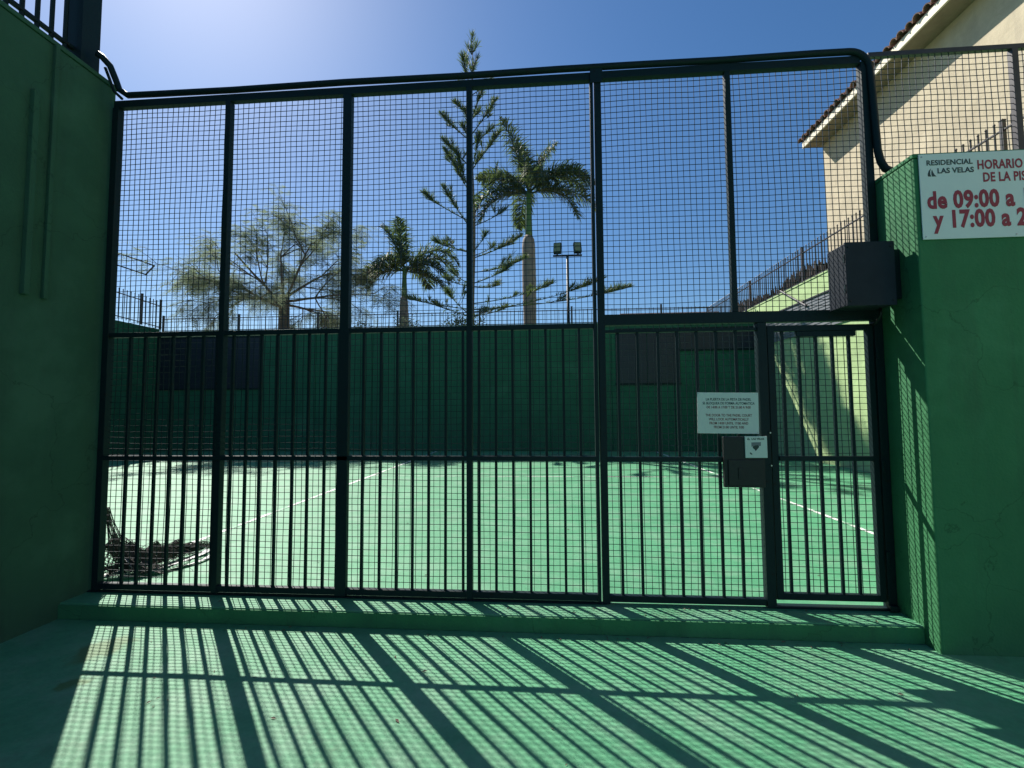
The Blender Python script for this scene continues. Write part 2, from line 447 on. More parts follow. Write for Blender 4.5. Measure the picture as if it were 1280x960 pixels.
bars(fence, [-3.369, -3.239, -3.118, -2.982, -2.848, -2.714, -2.588, -2.448, -2.316, -2.192, -2.054, -1.911, -1.782, -1.640,
             -1.318, -1.172, -1.033, -.902, -.772, -.635, -.493, -.364, -.23, -.09, .042, .174, .312, .443], .07, 2.125)
for i in range(4):
    a = PXS[i] + W[i] / 2 - .012; b = (PXS[i + 1] if i < 3 else .566) - W[i + 1] / 2 + .012
    sx = .0485
    w1 = wires(fence, a - fx, b - fx, 2.166, 4.169, sx, .046, seed=i)
    w2 = wires(fence, a - fx, b - fx, .071, 2.124, sx, .05, seed=i + 9)

# right section: fixed panel, frame, door
fr = empty('mesh_fence', (.61, 0, 0))
tag(fr, 'dark green steel mesh fence section framing the door, beside the pillar wall', 'fence', 'steel mesh fence sections')
def rp_(name, *a, **k): return fp(name, *a, root=fr, **k)
rp_('post', .590, .642, -.034, .034, .006, 4.186)
rp_('post', 1.795, 1.862, -.033, .033, .006, 2.142)
rp_('post', 1.620, 1.662, -.024, .024, 2.232, 4.184)
rp_('post', 2.648, 2.708, -.03, .03, .006, 4.184)
rp_('rail', .642, 2.648, -.027, .027, 4.172, 4.234)
rp_('rail', .640, 2.649, -.031, .031, 2.145, 2.230)
rp_('rail', .641, 1.796, -.022, .022, 2.085, 2.108)
rp_('rail', .641, 1.796, -.036, -.008, 1.080, 1.118)
rp_('rail', .641, 1.796, -.024, .024, .018, .066)
rp_('threshold', 1.862, 2.66, -.03, .035, .002, .018)
rp_('bracket', .555, .655, -.042, -.036, 4.13, 4.27)
rp_('bracket', 2.64, 2.70, -.06, -.036, .008, .05)
bars(fr, [.745, .896, 1.047, 1.197, 1.341, 1.495, 1.642], .066, 2.085, .0102)
rx = fr.location.x
wires(fr, .63 - rx, 1.63 - rx, 2.228, 4.187, seed=31)
wires(fr, 1.652 - rx, 2.665 - rx, 2.228, 4.187, seed=32)
wires(fr, .632 - rx, 1.805 - rx, .062, 2.146, seed=33)
# door leaf with its own frame
m = MB()
dx0, dx1, dz0, dz1 = 1.872, 2.641, .062, 2.118
def db(a, b, c, d_, y0=-.022, y1=.022): m.box(a - rx, b - rx, y0, y1, c, d_)
db(dx0, dx0 + .05, dz0, dz1); db(dx1 - .042, dx1, dz0, dz1); db(dx0 + .05, dx1 - .042, dz1 - .045, dz1, -.0205, .0205)
db(dx0 + .05, dx1 - .042, dz0, dz0 + .048, -.0205, .0205)
door = m.build('door', M['steel'], fr, bevel=.003)
m = MB(); m.box(dx0 + .05 - rx, dx1 - .042 - rx, -.034, -.006, 1.088, 1.124); m.build('rail', M['steel'], door, bevel=.003)
m = MB(); m.box(2.09 - rx, 2.52 - rx, -.016, .016, 2.030, 2.072); m.build('rail', M['steel'], door, bevel=.003)
bm_ = MB(); bm_.box(-.010, .010, -.010, .010, 0, dz1 - dz0 - .094); bme = bm_.mesh('bar', bevel=.002); bme.materials.append(M['steel'])
for x in (1.986, 2.107, 2.233, 2.353, 2.473):
    o = link('bar', bme, None, door); o.location = (x - rx, 0, dz0 + .048)
w3 = wires(door, dx0 + .04 - rx, dx1 - .04 - rx, dz0 + .04, dz1 - .04, seed=41)
for z in (.34, 1.0, 1.85):
    m = MB(); m.tube([(2.652 - rx, -.036, z), (2.652 - rx, -.036, z + .09)], .011, 8); m.build('hinge', M['steel'], door)
for z in (1.30, 1.055):
    m = MB(); m.tube([(1.853 - rx, -.036, z), (1.853 - rx, -.052, z)], .006, 8); m.build('bolt', M['screw'], fr)

# small mesh extension on top of the pillar wall
fe = empty('mesh_fence', (3.3, 0.0, 3.33))
tag(fe, 'brown mesh fence extension standing on top of the pillar wall', 'fence', 'steel mesh fence sections')
for (a, b, c, d_, e, f_) in ((2.715, 5.6, -.018, .018, 4.225, 4.262), (3.755, 3.80, -.02, .02, 3.232, 4.224), (4.85, 4.895, -.02, .02, 3.232, 4.224)):
    local(fe, 'rail' if b - a > 1 else 'post', M['iron'], a, b, c, d_, e, f_)
wires(fe, 2.72 - 3.3, 3.757 - 3.3, 3.235 - 3.33, 4.226 - 3.33, seed=51, y=.0)
wires(fe, 3.798 - 3.3, 4.852 - 3.3, 3.235 - 3.33, 4.226 - 3.33, seed=52, y=.0)

# conduit pipe on top of the fence, bending down at the pillar
def arc(c, r, a0, a1, ax1, ax2, n=7):
    return [Vector(c) + Vector(ax1) * r * math.cos(a0 + (a1 - a0) * t / n) + Vector(ax2) * r * math.sin(a0 + (a1 - a0) * t / n) for t in range(n + 1)]
X_, Z_, Y_ = (1, 0, 0), (0, 0, 1), (0, 1, 0)
path = [Vector((-3.66, -.14, 4.58)), Vector((-3.63, -.12, 4.56)), Vector((-3.585, -.09, 4.50)), Vector((-3.56, -.06, 4.40)), Vector((-3.535, -.045, 4.315)), Vector((-3.47, -.03, 4.270))]
path += [Vector((x, -.028, 4.266 + .004 * math.sin(x * 3.1))) for x in (-3.2, -2.5, -1.5, -.5, .3, .9, 1.6, 2.3)]
path += arc((2.56, -.03, 4.116), .15, math.pi / 2, 0, X_, Z_)
path += [Vector((2.715, -.04, 3.9)), Vector((2.725, -.05, 3.45))]
path += [Vector((2.738, -.055, 3.36)), Vector((2.765, -.06, 3.30)), Vector((2.84, -.065, 3.256))]
m = MB(); m.tube(path, .026, 10)
cp = m.build('conduit_pipe', M['steel'], smooth=True)
tag(cp, 'dark conduit pipe running along the fence top and bending down at the pillar', 'pipe')
m = MB()
path2 = [Vector((-3.62, -.10, 4.48)), Vector((-3.60, -.08, 4.40)), Vector((-3.58, -.05, 4.30)), Vector((-3.52, -.03, 4.24))]
m.tube(path2, .012, 8)
tag(m.build('cable', M['steel'], smooth=True), 'thin dark cable hanging at the left end of the fence top', 'cable')

# ---- enamel box over the door
bx = empty('equipment_box', (2.57, -.16, 2.21)); tag(bx, 'dark blue grey metal box above the door against the pillar', 'box')
local(bx, 'body', M['box'], 2.318, 2.640, -.252, -.05, 2.21, 2.66, .006)
local(bx, 'cover', M['box'], 2.312, 2.646, -.270, -.254, 2.205, 2.666, .004)
local(bx, 'mounting_plate', M['steel'], 2.642, PX + .002, -.22, -.08, 2.26, 2.62, .003)
for z in (2.24, 2.63):
    for x in (2.335, 2.622):
        m = MB(); m.tube([(x - 2.57, -.110, z - 2.21), (x - 2.57, -.1145, z - 2.21)], .007, 8); m.build('screw', M['blackbox'], bx)
m = MB(); m.tube([(.05, .02, .0), (.05, .02, -.05), (.055, .07, -.09), (.06, .12, -.10)], .011, 8); m.build('cable_gland', M['blackbox'], bx, smooth=True)
local(bx, 'hinge', M['steel'], 2.308, 2.316, -.262, -.246, 2.30, 2.36, .001)
local(bx, 'hinge', M['steel'], 2.308, 2.316, -.262, -.246, 2.52, 2.58, .001)
# diagonal strut on the end wall
l = we.location
m = MB(); m.tube([Vector((7.60, 11.3, 5.2)) - l, Vector((7.60, 9.9, 4.4)) - l], .03, 8); m.build('strut', M['iron'], we)

# ---- lock box and signs
lk = empty('lock_box', (1.65, -.05, .89)); tag(lk, 'black electric lock box on the fence below the door notice', 'lock')
local(lk, 'body', M['blackbox'], 1.503, 1.80, -.066, -.030, .893, 1.272, .005)
local(lk, 'cover', M['blackbox'], 1.53, 1.785, -.076, -.067, .91, 1.10, .003)
local(lk, 'keyhole_plate', M['blackbox'], 1.60, 1.64, -.082, -.077, .96, 1.04, .002)

def text_mesh(s, size, bold=0., sx=1., align='CENTER', shear=0, space=1.):
    cu = bpy.data.curves.new('lettering', 'FONT')
    cu.body = s; cu.size = size; cu.align_x = align; cu.align_y = 'BOTTOM_BASELINE'; cu.offset = bold; cu.shear = shear; cu.space_character = space
    cu.resolution_u = 3; cu.extrude = .0004
    o = bpy.data.objects.new('lettering', cu); C.objects.link(o)
    dg = bpy.context.evaluated_depsgraph_get()
    me = bpy.data.meshes.new_from_object(o.evaluated_get(dg))
    bpy.data.objects.remove(o); bpy.data.curves.remove(cu)
    me.name = 'lettering'
    me.transform(Matrix.Diagonal((sx, 1, 1, 1)))
    return me
def lettering(root, s, x, z, y, size, mat, **k):
    me = text_mesh(s, size, **k)
    me.materials.clear(); me.materials.append(mat)
    o = link('lettering', me, None, root)
    l = root.location
    o.rotation_euler = (R(90), 0, 0); o.location = (x - l.x, y - l.y, z - l.z)
    return o
def poly(root, name, mat, pts, y, th=.0008):
    m = MB(); n = len(pts); l = root.location
    a = [(p[0] - l.x, y - l.y, p[1] - l.z) for p in pts]; b = [(p[0], p[1] + th, p[2]) for p in a]
    m.face(a); m.face(b[::-1])
    for i in range(n): m.face([a[(i + 1) % n], a[i], b[i], b[(i + 1) % n]])
    return m.build(name, mat, root)
def sails(root, x, z, s, y, mat):
    # two leaning sail shapes with a white gap
    L1 = [(0, .12), (.05, .0), (.42, -.02), (.30, .25), (.30, .62), (.42, 1.0), (.16, .72), (.04, .40)]
    L2 = [(.50, -.02), (1.0, -.02), (.80, .18), (.64, .48), (.52, .85), (.44, .55), (.44, .25)]
    for P in (L1, L2): poly(root, 'sail_emblem', mat, [(x + a * s, z + b * s) for a, b in P], y)

# big opening hours sign on the pillar wall
SY = -.401
sg = empty('hours_sign', (3.5, -.393, 2.62)); tag(sg, 'white opening hours sign with dark red lettering on the pillar wall', 'sign')
local(sg, 'plate', M['sign'], 2.742, 4.02, SY + .004, -.3905, 2.622, 3.218, .0015)
lettering(sg, 'RESIDENCIAL', 2.788, 3.138, SY + .003, .050, M['ink'], bold=.0012, sx=.98, align='LEFT', space=1.02)
lettering(sg, 'LAS VELAS', 2.856, 3.080, SY + .003, .050, M['ink'], bold=.0014, sx=1.0, align='LEFT', space=1.02)
sails(sg, 2.794, 3.060, .056, SY + .003, M['ink'])
lettering(sg, 'HORARIO DE', 3.112, 3.098, SY + .003, .088, M['red'], bold=.0026, sx=.70, align='LEFT', space=1.06)
lettering(sg, 'DE LA PISTA', 3.143, 3.010, SY + .003, .088, M['red'], bold=.0026, sx=.70, align='LEFT', space=1.06)
lettering(sg, 'de 09:00 a 14:00', 2.780, 2.838, SY + .003, .163, M['red'], bold=.0065, sx=.76, align='LEFT', space=1.06)
lettering(sg, 'y 17:00 a 21:00', 2.818, 2.703, SY + .003, .163, M['red'], bold=.0065, sx=.76, align='LEFT', space=1.06)
scm = MB(); scm.tube([(0, 0, 0), (0, -.003, 0)], .005, 8); scme = scm.mesh('screw'); scme.materials.append(M['screw'])
for (x, z) in ((2.760, 3.198), (2.760, 2.640), (4.00, 3.198), (4.00, 2.640), (3.33, 2.640)):
    o = link('screw', scme, None, sg); l = sg.location; o.location = (x - l.x, SY + .004 - l.y, z - l.z)

# door notice
dn = empty('door_notice', (1.545, -.045, 1.292)); tag(dn, 'off white bilingual notice plate fixed on the bars left of the door', 'sign')
DY = -.048
dn.rotation_euler = (0, R(.8), 0)
local(dn, 'plate', M['sign_grey'], 1.322, 1.772, DY, DY + .004, 1.295, 1.606, .001)
for s_, z, mt in (('LA PUERTA DE LA PISTA DE PADEL', 1.545, 'ink'), ('SE BLOQUEA DE FORMA AUTOMATICA', 1.515, 'ink'), ('DE 14:00 A 17:00 Y DE 21:00 A 9:00', 1.485, 'ink2'),
               ('THE DOOR TO THE PADEL COURT', 1.424, 'ink2'), ('WILL LOCK AUTOMATICALLY', 1.394, 'ink2'), ('FROM 14:00 UNTIL 17:00 AND', 1.364, 'ink2'), ('FROM 21:00 UNTIL 9:00', 1.334, 'ink2')):
    lettering(dn, s_, 1.552, z, DY - .0006, .027, M[mt], bold=.0004, sx=.80)
for (x, z) in ((1.332, 1.596), (1.762, 1.596), (1.332, 1.305), (1.762, 1.305)):
    o = link('screw', scme, None, dn); l = dn.location; o.location = (x - l.x, DY - l.y, z - l.z); o.scale = (.7, 1, .7)

# small reader sign
rs = empty('reader_plate', (1.735, -.08, 1.112)); tag(rs, 'small square white plate with sail emblem and card symbol beside the lock', 'sign')
RY = -.078
local(rs, 'plate', M['sign_grey'], 1.655, 1.815, RY, -.0665, 1.115, 1.276, .003)
lettering(rs, 'LAS VELAS', 1.748, 1.250, RY - .0006, .019, M['ink'], bold=.0005, sx=1.05)
sails(rs, 1.672, 1.248, .02, RY - .0005, M['ink'])
for P in ([(1.70, 1.198), (1.768, 1.204), (1.770, 1.232), (1.700, 1.230)],): poly(rs, 'card_symbol', M['grey'], P, RY - .0004)
poly(rs, 'hand_symbol', M['ink'], [(1.708, 1.190), (1.722, 1.178), (1.730, 1.166), (1.742, 1.180), (1.756, 1.196), (1.748, 1.210), (1.728, 1.208), (1.714, 1.203)], RY - .0008)
poly(rs, 'arrow_symbol', M['ink'], [(1.686, 1.150), (1.694, 1.140), (1.706, 1.140), (1.700, 1.150), (1.690, 1.157)], RY - .0005)

# ------------------------------------------------------------------ net heap by the left end of the fence
net = empty('folded_net', (-3.55, .6, 0)); tag(net, 'black court net bundled in a heap behind the left end of the fence', 'net')
def npt(u, v):
    # u along the net (0 at the tie on the post, 1 at the far tip), v across
    x = -3.90 + .50 * u + .08 * math.sin(5 * u); y = .34 + .70 * u * u + .05 * math.sin(9 * u)
    n1 = noise.noise(Vector((u * 6, v * 4, 1.3))); n2 = noise.noise(Vector((u * 7, v * 5, 7.7))); n3 = noise.noise(Vector((u * 9, v * 6, 4.2)))
    w = .36 * (1 - .45 * u)
    hz = .27 * (1 - u) ** .6 * max(0, 1 - (2 * v - 1) ** 2) + .02
    X = x + n1 * .09; Y = y + (v - .5) * w + n2 * .10; Z = max(.006, hz * (.75 + .9 * n3) + .02)
    return Vector((X + 3.55, Y - .6, Z))
m = MB()
NU, NV = 70, 30
for layer in range(2):
    o_ = layer * .37
    for i in range(NU):
        m.tube([npt(i / (NU - 1), (j / (NV - 1) + o_) % 1.001) + Vector((0, 0, layer * .02)) for j in range(NV)], .0032, 3, False)
    for j in range(NV):
        m.tube([npt(i / (NU - 1), j / (NV - 1)) + Vector((0, layer * .015, layer * .02)) for i in range(NU)], .0032, 3, False)
tag(m.build('net_cords', M['net'], net), kind='stuff')
m = MB()
def hang(u, v):
    # a draped curtain of net: gathered at the top tie, opening into soft folds and running out into the heap
    w = .035 + .34 * v ** 1.3
    fold = math.sin(u * 15 + 2.2 * v) * (.012 + .05 * v) + noise.noise(Vector((u * 3, v * 3, 2.2))) * .07 * v
    z = .60 * (1 - v) ** 1.9 + .03 + .05 * v * max(0, math.sin(u * 9 + 1))
    x = -.24 + .10 * v + .22 * v * v + (u - .5) * w + noise.noise(Vector((u * 4, v * 5, 9.1))) * .05 * v
    return Vector((x, -.34 + .13 * v + fold, max(.006, z - .10 * math.sin(math.pi * u) * v * (1 - v))))
for i in range(26):
    m.tube([hang(i / 25, k / 20) for k in range(21)], .0028, 3, False)
for k in range(26):
    m.tube([hang(i / 30, (k / 25) ** .9) for i in range(31)], .0028, 3, False)
rnd = random.Random(3)
for i in range(26):          # loose cords lying over the heap in loops
    c = Vector((rnd.uniform(-.45, .25), rnd.uniform(-.25, .25), 0)); r1 = rnd.uniform(.05, .16); r2 = rnd.uniform(.03, .09); a0 = rnd.uniform(0, 6); ph = rnd.uniform(0, 6)
    m.tube([c + Vector((r1 * math.cos(a0 + t * .42), r2 * math.sin(a0 + t * .42) , .05 + .05 * math.sin(t * .7 + ph) + .06 * rnd.random() * 0 + .10 * max(0, .2 - c.x))) for t in range(14)], .003, 3, False)
tag(m.build('hanging_cords', M['net'], net), kind='stuff')
def ribbon(name, pts, w, mat, root, zoff=0):
    m = MB(); P = [Vector(p) for p in pts]
    for i in range(len(P) - 1):
        a, b = P[i], P[i + 1]; d = (b - a).normalized(); n = d.cross(Vector((0, .5, 1))).normalized() * w / 2
        d2 = (P[min(i + 2, len(P) - 1)] - b); d2 = d2.normalized() if d2.length > 0 else d
        n2 = d2.cross(Vector((0, .5, 1))).normalized() * w / 2
        m.face([a - n, b - n2, b + n2, a + n])
        t = Vector((0, 0, .004)); m.face([a + n - t, b + n2 - t, b - n2 - t, a - n - t])
    return m.build(name, mat, root)
def smoothpath(pts, n=8):
    P = [Vector(p) for p in pts]; out = []
    for i in range(len(P) - 1):
        p0 = P[max(i - 1, 0)]; p1 = P[i]; p2 = P[i + 1]; p3 = P[min(i + 2, len(P) - 1)]
        for k in range(n):
            t = k / n
            out.append(.5 * ((2 * p1) + (p2 - p0) * t + (2 * p0 - 5 * p1 + 4 * p2 - p3) * t * t + (3 * p1 - p0 - 3 * p2 + p3) * t ** 3))
    out.append(P[-1]); return out
ribbon('net_tape', smoothpath([(-.22, -.22, .24), (-.10, -.26, .14), (.02, -.26, .05), (.14, -.10, .04), (.22, .20, .05), (.16, .40, .06), (.02, .28, .12), (-.12, .06, .20)]), .055, M['tape'], net)
ribbon('net_tape', smoothpath([(-.50, -.32, .03), (-.25, -.36, .02), (-.02, -.34, .02), (.14, -.20, .02), (.30, .14, .02), (.24, .46, .03)]), .045, M['tape'], net)

# leaf litter scraps on the step
lit = MB()
rnd = random.Random(11)
for i in range(150):
    x = rnd.uniform(-2.6, 2.6); onstep = rnd.random() < .45
    y = (rnd.uniform(-.22, -.05) if rnd.random() < .4 else rnd.uniform(.1, 4)) if onstep else rnd.choice((rnd.uniform(-2.4, -.5), rnd.uniform(-.36, -.27)))
    z = (.004 if onstep else GZ + .004)
    s = rnd.uniform(.007, .022); a = rnd.uniform(0, 6.3)
    c_, s_ = math.cos(a), math.sin(a)
    lit.face([(x + s * c_, y + s * s_, z), (x - .3 * s * s_, y + .3 * s * c_, z + s * .25), (x - s * c_, y - s * s_, z), (x + .3 * s * s_, y - .3 * s * c_, z + .001)])
tag(lit.build('leaf_litter', M['bark']), 'small dry leaf scraps scattered over the step and pavement', 'leaves', kind='stuff')

# ------------------------------------------------------------------ house on the right
house = empty('house', (12.05, 4.5, -.7)); tag(house, 'cream rendered house with clay tile eaves beyond the end wall', 'house')
HX, HY = 9.53, 12.02
local(house, 'wall', M['house'], HX, 17, -6, HY, -.7, 10.42, .01)
EZ = 10.27; EXX = 8.94
def lm(root, m, name, mat, **k):
    l = root.location
    m.v = [(v[0] - l.x, v[1] - l.y, v[2] - l.z) for v in m.v]
    return m.build(name, mat, root, **k)
m = MB(); m.box(EXX + .03, HX - .002, -6.4, HY + .10, EZ + .02, EZ + .06); lm(house, m, 'soffit', M['soffit'])
m = MB(); m.box(EXX - .02, EXX + .028, -6.4, HY + .12, EZ, EZ + .22); lm(house, m, 'fascia', M['trim'], bevel=.006)
m = MB(); m.box(EXX + .03, 13.0, HY + .102, HY + .13, EZ + .02, EZ + .19); lm(house, m, 'fascia', M['trim'], bevel=.006)
SL = math.tan(R(22))
m = MB()
m.face([(EXX - .03, -6.5, EZ + .202), (EXX - .03, HY + .16, EZ + .202), (13.0, HY + .16, EZ + .202 + SL * (13.0 - EXX)), (13.0, -6.5, EZ + .202 + SL * (13.0 - EXX))])
m.face([(13.0, -6.5, EZ + .202 + SL * (13.0 - EXX)), (13.0, HY + .16, EZ + .202 + SL * (13.0 - EXX)), (17.1, HY + .16, EZ + .202), (17.1, -6.5, EZ + .202)])
m.face([(EXX - .03, HY + .16, EZ + .2), (17.1, HY + .16, EZ + .2), (13.0, HY + .16, EZ + .2 + SL * (13.0 - EXX))])
roof = lm(house, m, 'roof', M['tile'])
tm = MB()
n = 7; Lt = .50
ring = []
for e, (xx, rr) in enumerate(((0, .118), (Lt, .098))):
    for j in range(n + 1):
        a = math.pi * j / n
        tm.v.append((xx, math.cos(a) * rr, math.sin(a) * rr))
for j in range(n): tm.f.append((j, j + 1, n + 2 + j, n + 1 + j))
for e, (xx, rr) in enumerate(((0, .098), (Lt, .080))):
    for j in range(n + 1):
        a = math.pi * j / n
        tm.v.append((xx, math.cos(a) * rr, math.sin(a) * rr))
o2 = 2 * (n + 1)
for j in range(n):
    tm.f.append((o2 + j + 1, o2 + j, o2 + n + 1 + j, o2 + n + 2 + j))
    tm.f.append((j + 1, j, o2 + j, o2 + j + 1))
tme = tm.mesh('roof_tile', smooth=False); tme.materials.append(M['tile'])
rnd = random.Random(5)
l = house.location
for row in range(3):
    for k in range(66):
        y = HY + .10 - k * .247
        x = EXX - .09 + row * .43
        o = link('roof_tile', tme, None, roof)
        o.location = (x - l.x + rnd.uniform(-.02, .02), y - l.y + rnd.uniform(-.008, .008), EZ + .235 + SL * (x - EXX + .09) + .035 * 0 + rnd.uniform(-.006, .01) - l.z)
        o.rotation_euler = (rnd.uniform(-.05, .05), -R(22) + .07 + rnd.uniform(-.03, .03), rnd.uniform(-.03, .03))

# brushwood screen behind the railing
scr = empty('brushwood_screen', (8.289, 10.112, 4.96)); scr.scale = (1.234,) * 3; tag(scr, 'dark brushwood screen behind the spear topped railing', 'screen')  # screen, far walls, house and trees all scaled about the camera by this factor
m = MB(); rnd = random.Random(21)
y = -3.0
while y < 6.8:
    h = .62 + .10 * math.sin(y * 1.7) + rnd.uniform(-.08, .10)
    if y < -1.2: h *= .8
    m.tube([(rnd.uniform(-.04, .04), y, -.35), (rnd.uniform(-.05, .05), y + rnd.uniform(-.03, .03), h)], rnd.uniform(.010, .019), 4)
    y += .021
tag(m.build('twigs', M['twig'], scr), kind='stuff')

# far white building
fb = empty('far_building', (8.1, 30.5, -.96)); tag(fb, 'low pale building just showing above the far railing', 'building')
local(fb, 'wall', M['white'], 5.5, 11.6, 28, 34, -.96, 7.74, .02)
local(fb, 'roof_edge', M['roofpink'], 5.25, 11.8, 27.85, 34.2, 7.75, 8.04, .02)
for k in range(3):
    local(fb, 'window', M['navy'], 6.2 + k * 1.8, 7.2 + k * 1.8, 27.97, 28.01, 5.0, 6.3, .004)

# floodlight mast behind the wall
fl = empty('floodlight_mast', (1.107, 15.048, -1.087)); fl.scale = (1.234,) * 3; tag(fl, 'slim mast with twin floodlights standing behind the far wall', 'floodlight')
m = MB(); m.tube([(0, 0, 0), (0, 0, 7.2)], [.06, .045], 10); m.build('mast', M['steel'], fl, smooth=True)
m = MB(); m.box(-.48, .48, -.03, .03, 7.2, 7.25); m.build('crossarm', M['steel'], fl, bevel=.005)
for sx in (-1, 1):
    m = MB(); m.box(-.13, .13, -.07, .07, -.19, .19)
    o = m.build('lamp_head', M['steel'], fl, bevel=.02); o.location = (sx * .33, -.02, 7.47); o.rotation_euler = (R(-18), 0, R(8 * sx))
    for k in range(2):
        g = MB(); g.box(-.105, .105, -.078, -.0705, -.165 + k * .17, -.012 + k * .17); g.build('lens', M['lampglass'], o, bevel=.003)
    b = MB(); b.box(-.02, .02, -.05, .05, -.26, -.19); b.build('bracket', M['steel'], o, bevel=.003)

# thin outlined frame at upper left
hf = empty('wire_frame_panel', (-12.1, 9.0, 5.5)); tag(hf, 'thin tilted metal rectangle frame beyond the far left railing', 'frame')
Pq = [Vector(p) for p in ((-13.1, 9.0, 6.08), (-12.55, 9.0, 6.26), (-11.44, 9.0, 5.86), (-11.70, 9.0, 5.60))]
l = hf.location
for i in range(4):
    m = MB(); m.tube([Pq[i] - l, Pq[(i + 1) % 4] - l], .022, 6); m.build('frame_bar', M['iron'], hf)
m = MB(); m.tube([Vector((-12.9, 9.0, -.6)) - l, Vector((-12.9, 9.0, 6.1)) - l], .04, 8); m.build('pole', M['iron'], hf)
hf.location = (-14.97, 11.96, 6.44); hf.scale = (1.234,) * 3

# ------------------------------------------------------------------ trees
def frond_mesh(path_dir, length, droop, seed, leaflet=.55, n=130, twist=0):
    """rachis starting at origin; path_dir = unit vector; returns MB for leaflets and rachis"""
    rnd = random.Random(seed)
    d = Vector(path_dir).normalized(); P = [Vector((0, 0, 0))]
    K = 14
    for k in range(K):
        d = (d + Vector((0, 0, -droop * (.3 + 1.5 * k / K) / K))).normalized()
        P.append(P[-1] + d * length / K)
    m = MB(); m.tube(P, [.028 * (1 - .85 * k / K) for k in range(K + 1)], 5)
    def at(t):
        f = t * K; i = min(int(f), K - 1); return P[i].lerp(P[i + 1], f - i), (P[i + 1] - P[i]).normalized()
    for k in range(n):
        t = .10 + .90 * (k + rnd.random()) / n
        p, dd = at(min(t, .999))
        side = dd.cross(Vector((0, 0, 1)));
        if side.length < .05: side = Vector((1, 0, 0))
        side.normalize(); upv = side.cross(dd).normalized()
        prof = math.sin(math.pi * min(1, .18 + .82 * t)) ** .6 * .85 + .25 * (t < .9)
        for s in (-1, 1):
            ll = leaflet * prof * rnd.uniform(.75, 1.15)
            dr = (side * s * rnd.uniform(.55, 1.0) + upv * rnd.uniform(-.25, .9) + dd * rnd.uniform(.45, .95)).normalized()
            w = .019 * rnd.uniform(.8, 1.3)
            wv = dr.cross(upv + Vector((rnd.uniform(-.6, .6), rnd.uniform(-.6, .6), 0))).normalized() * w
            g = Vector((0, 0, -1))
            p1 = p + dr * ll * .5; dr2 = (dr + g * rnd.uniform(.45, 1.3)).normalized(); p2 = p1 + dr2 * ll * .5
            m.face([p - wv * .6, p + wv * .6, p1 + wv, p1 - wv])
            m.face([p1 - wv, p1 + wv, p2])
    return m

def palm(label, loc, ztop_trunk, ztop_shaft, r0, r1, rs_, fronds, leaflet, seed):
    root = empty('palm_tree', loc); root.scale = (1.234,) * 3; tag(root, label, 'palm tree', 'palms behind the far wall')
    x, y, z = loc
    H = ztop_trunk - z
    P, Rr = [], []
    nseg = 46
    for k in range(nseg + 1):
        t = k / nseg
        bulge = r0 + (r1 - r0) * t + .02 * math.exp(-((t - .80) / .12) ** 2)
        if t > .95: bulge *= math.sqrt(max(.25, 1 - ((t - .95) / .058) ** 2))
        P.append((0.02 * math.sin(t * 4), 0, H * t)); Rr.append(bulge * (1 + (.012 if k % 2 else -.012)))
    m = MB(); m.tube(P, Rr, 14); m.build('trunk', M['palm_trunk'], root, smooth=True)
    hs = ztop_shaft - z
    m = MB(); m.tube([(0, 0, H - .06), (0, 0, H + .12), (0, 0, (H + hs) / 2), (0, 0, hs), (0, 0, hs + .25)], [rs_ * 1.25, rs_ * 1.2, rs_, rs_ * .8, rs_ * .35], 12)
    m.build('crownshaft', M['shaft'], root, smooth=True)
    for i, (dx, dy, dz, L_, dr) in enumerate(fronds):
        fm = frond_mesh((dx, dy, dz), L_, dr, seed * 100 + i, leaflet)
        o = fm.build('frond', M['frond'], root); o.location = (0, 0, hs + .02)
    return root
# fronds: direction (x right, y away, z up), length, droop
palm('tall royal palm with pale trunk right of the slender pine', (-.559, 17.516, -1.087), 7.66, 9.26, .235, .25, .115,
     [(-.26, -.15, 1, 3.0, .8), (-.12, .25, 1, 2.6, .5), (.36, .1, 1, 2.5, .8), (.78, -.1, .85, 3.0, 2.5), (.95, .1, .30, 3.2, 1.6),
      (.75, -.25, .10, 2.6, 2.3), (-.85, .1, .62, 2.3, .7), (-.70, -.2, .22, 2.8, 2.4), (.15, -.9, .55, 2.4, 2.4), (-.2, .9, .5, 2.4, 2.4),
      (.62, .25, .85, 3.0, 2.3), (-.62, .25, .75, 2.6, 1.2), (.86, -.3, .62, 3.1, 2.0), (-.60, -.3, -.05, 2.6, 1.7)], .74, 1)
palm('shorter royal palm between the feathery tree and the pine', (-7.099, 19.367, -1.087), 5.86, 6.86, .27, .16, .10,
     [(-.34, .1, 1, 2.5, .9), (-.05, -.2, 1, 2.2, .7), (.62, .1, .85, 2.9, 2.5), (.95, -.1, .45, 2.4, 2.2), (.85, -.2, -.15, 2.5, 1.0), (-.95, .0, .42, 2.4, 1.9),
      (-.7, -.3, .05, 1.9, 2.0), (.3, .8, .5, 2.1, 2.0), (-.3, -.85, .5, 2.0, 2.1), (-.80, .2, .55, 2.5, 2.2), (.72, .2, .70, 2.7, 2.3)], .72, 2)

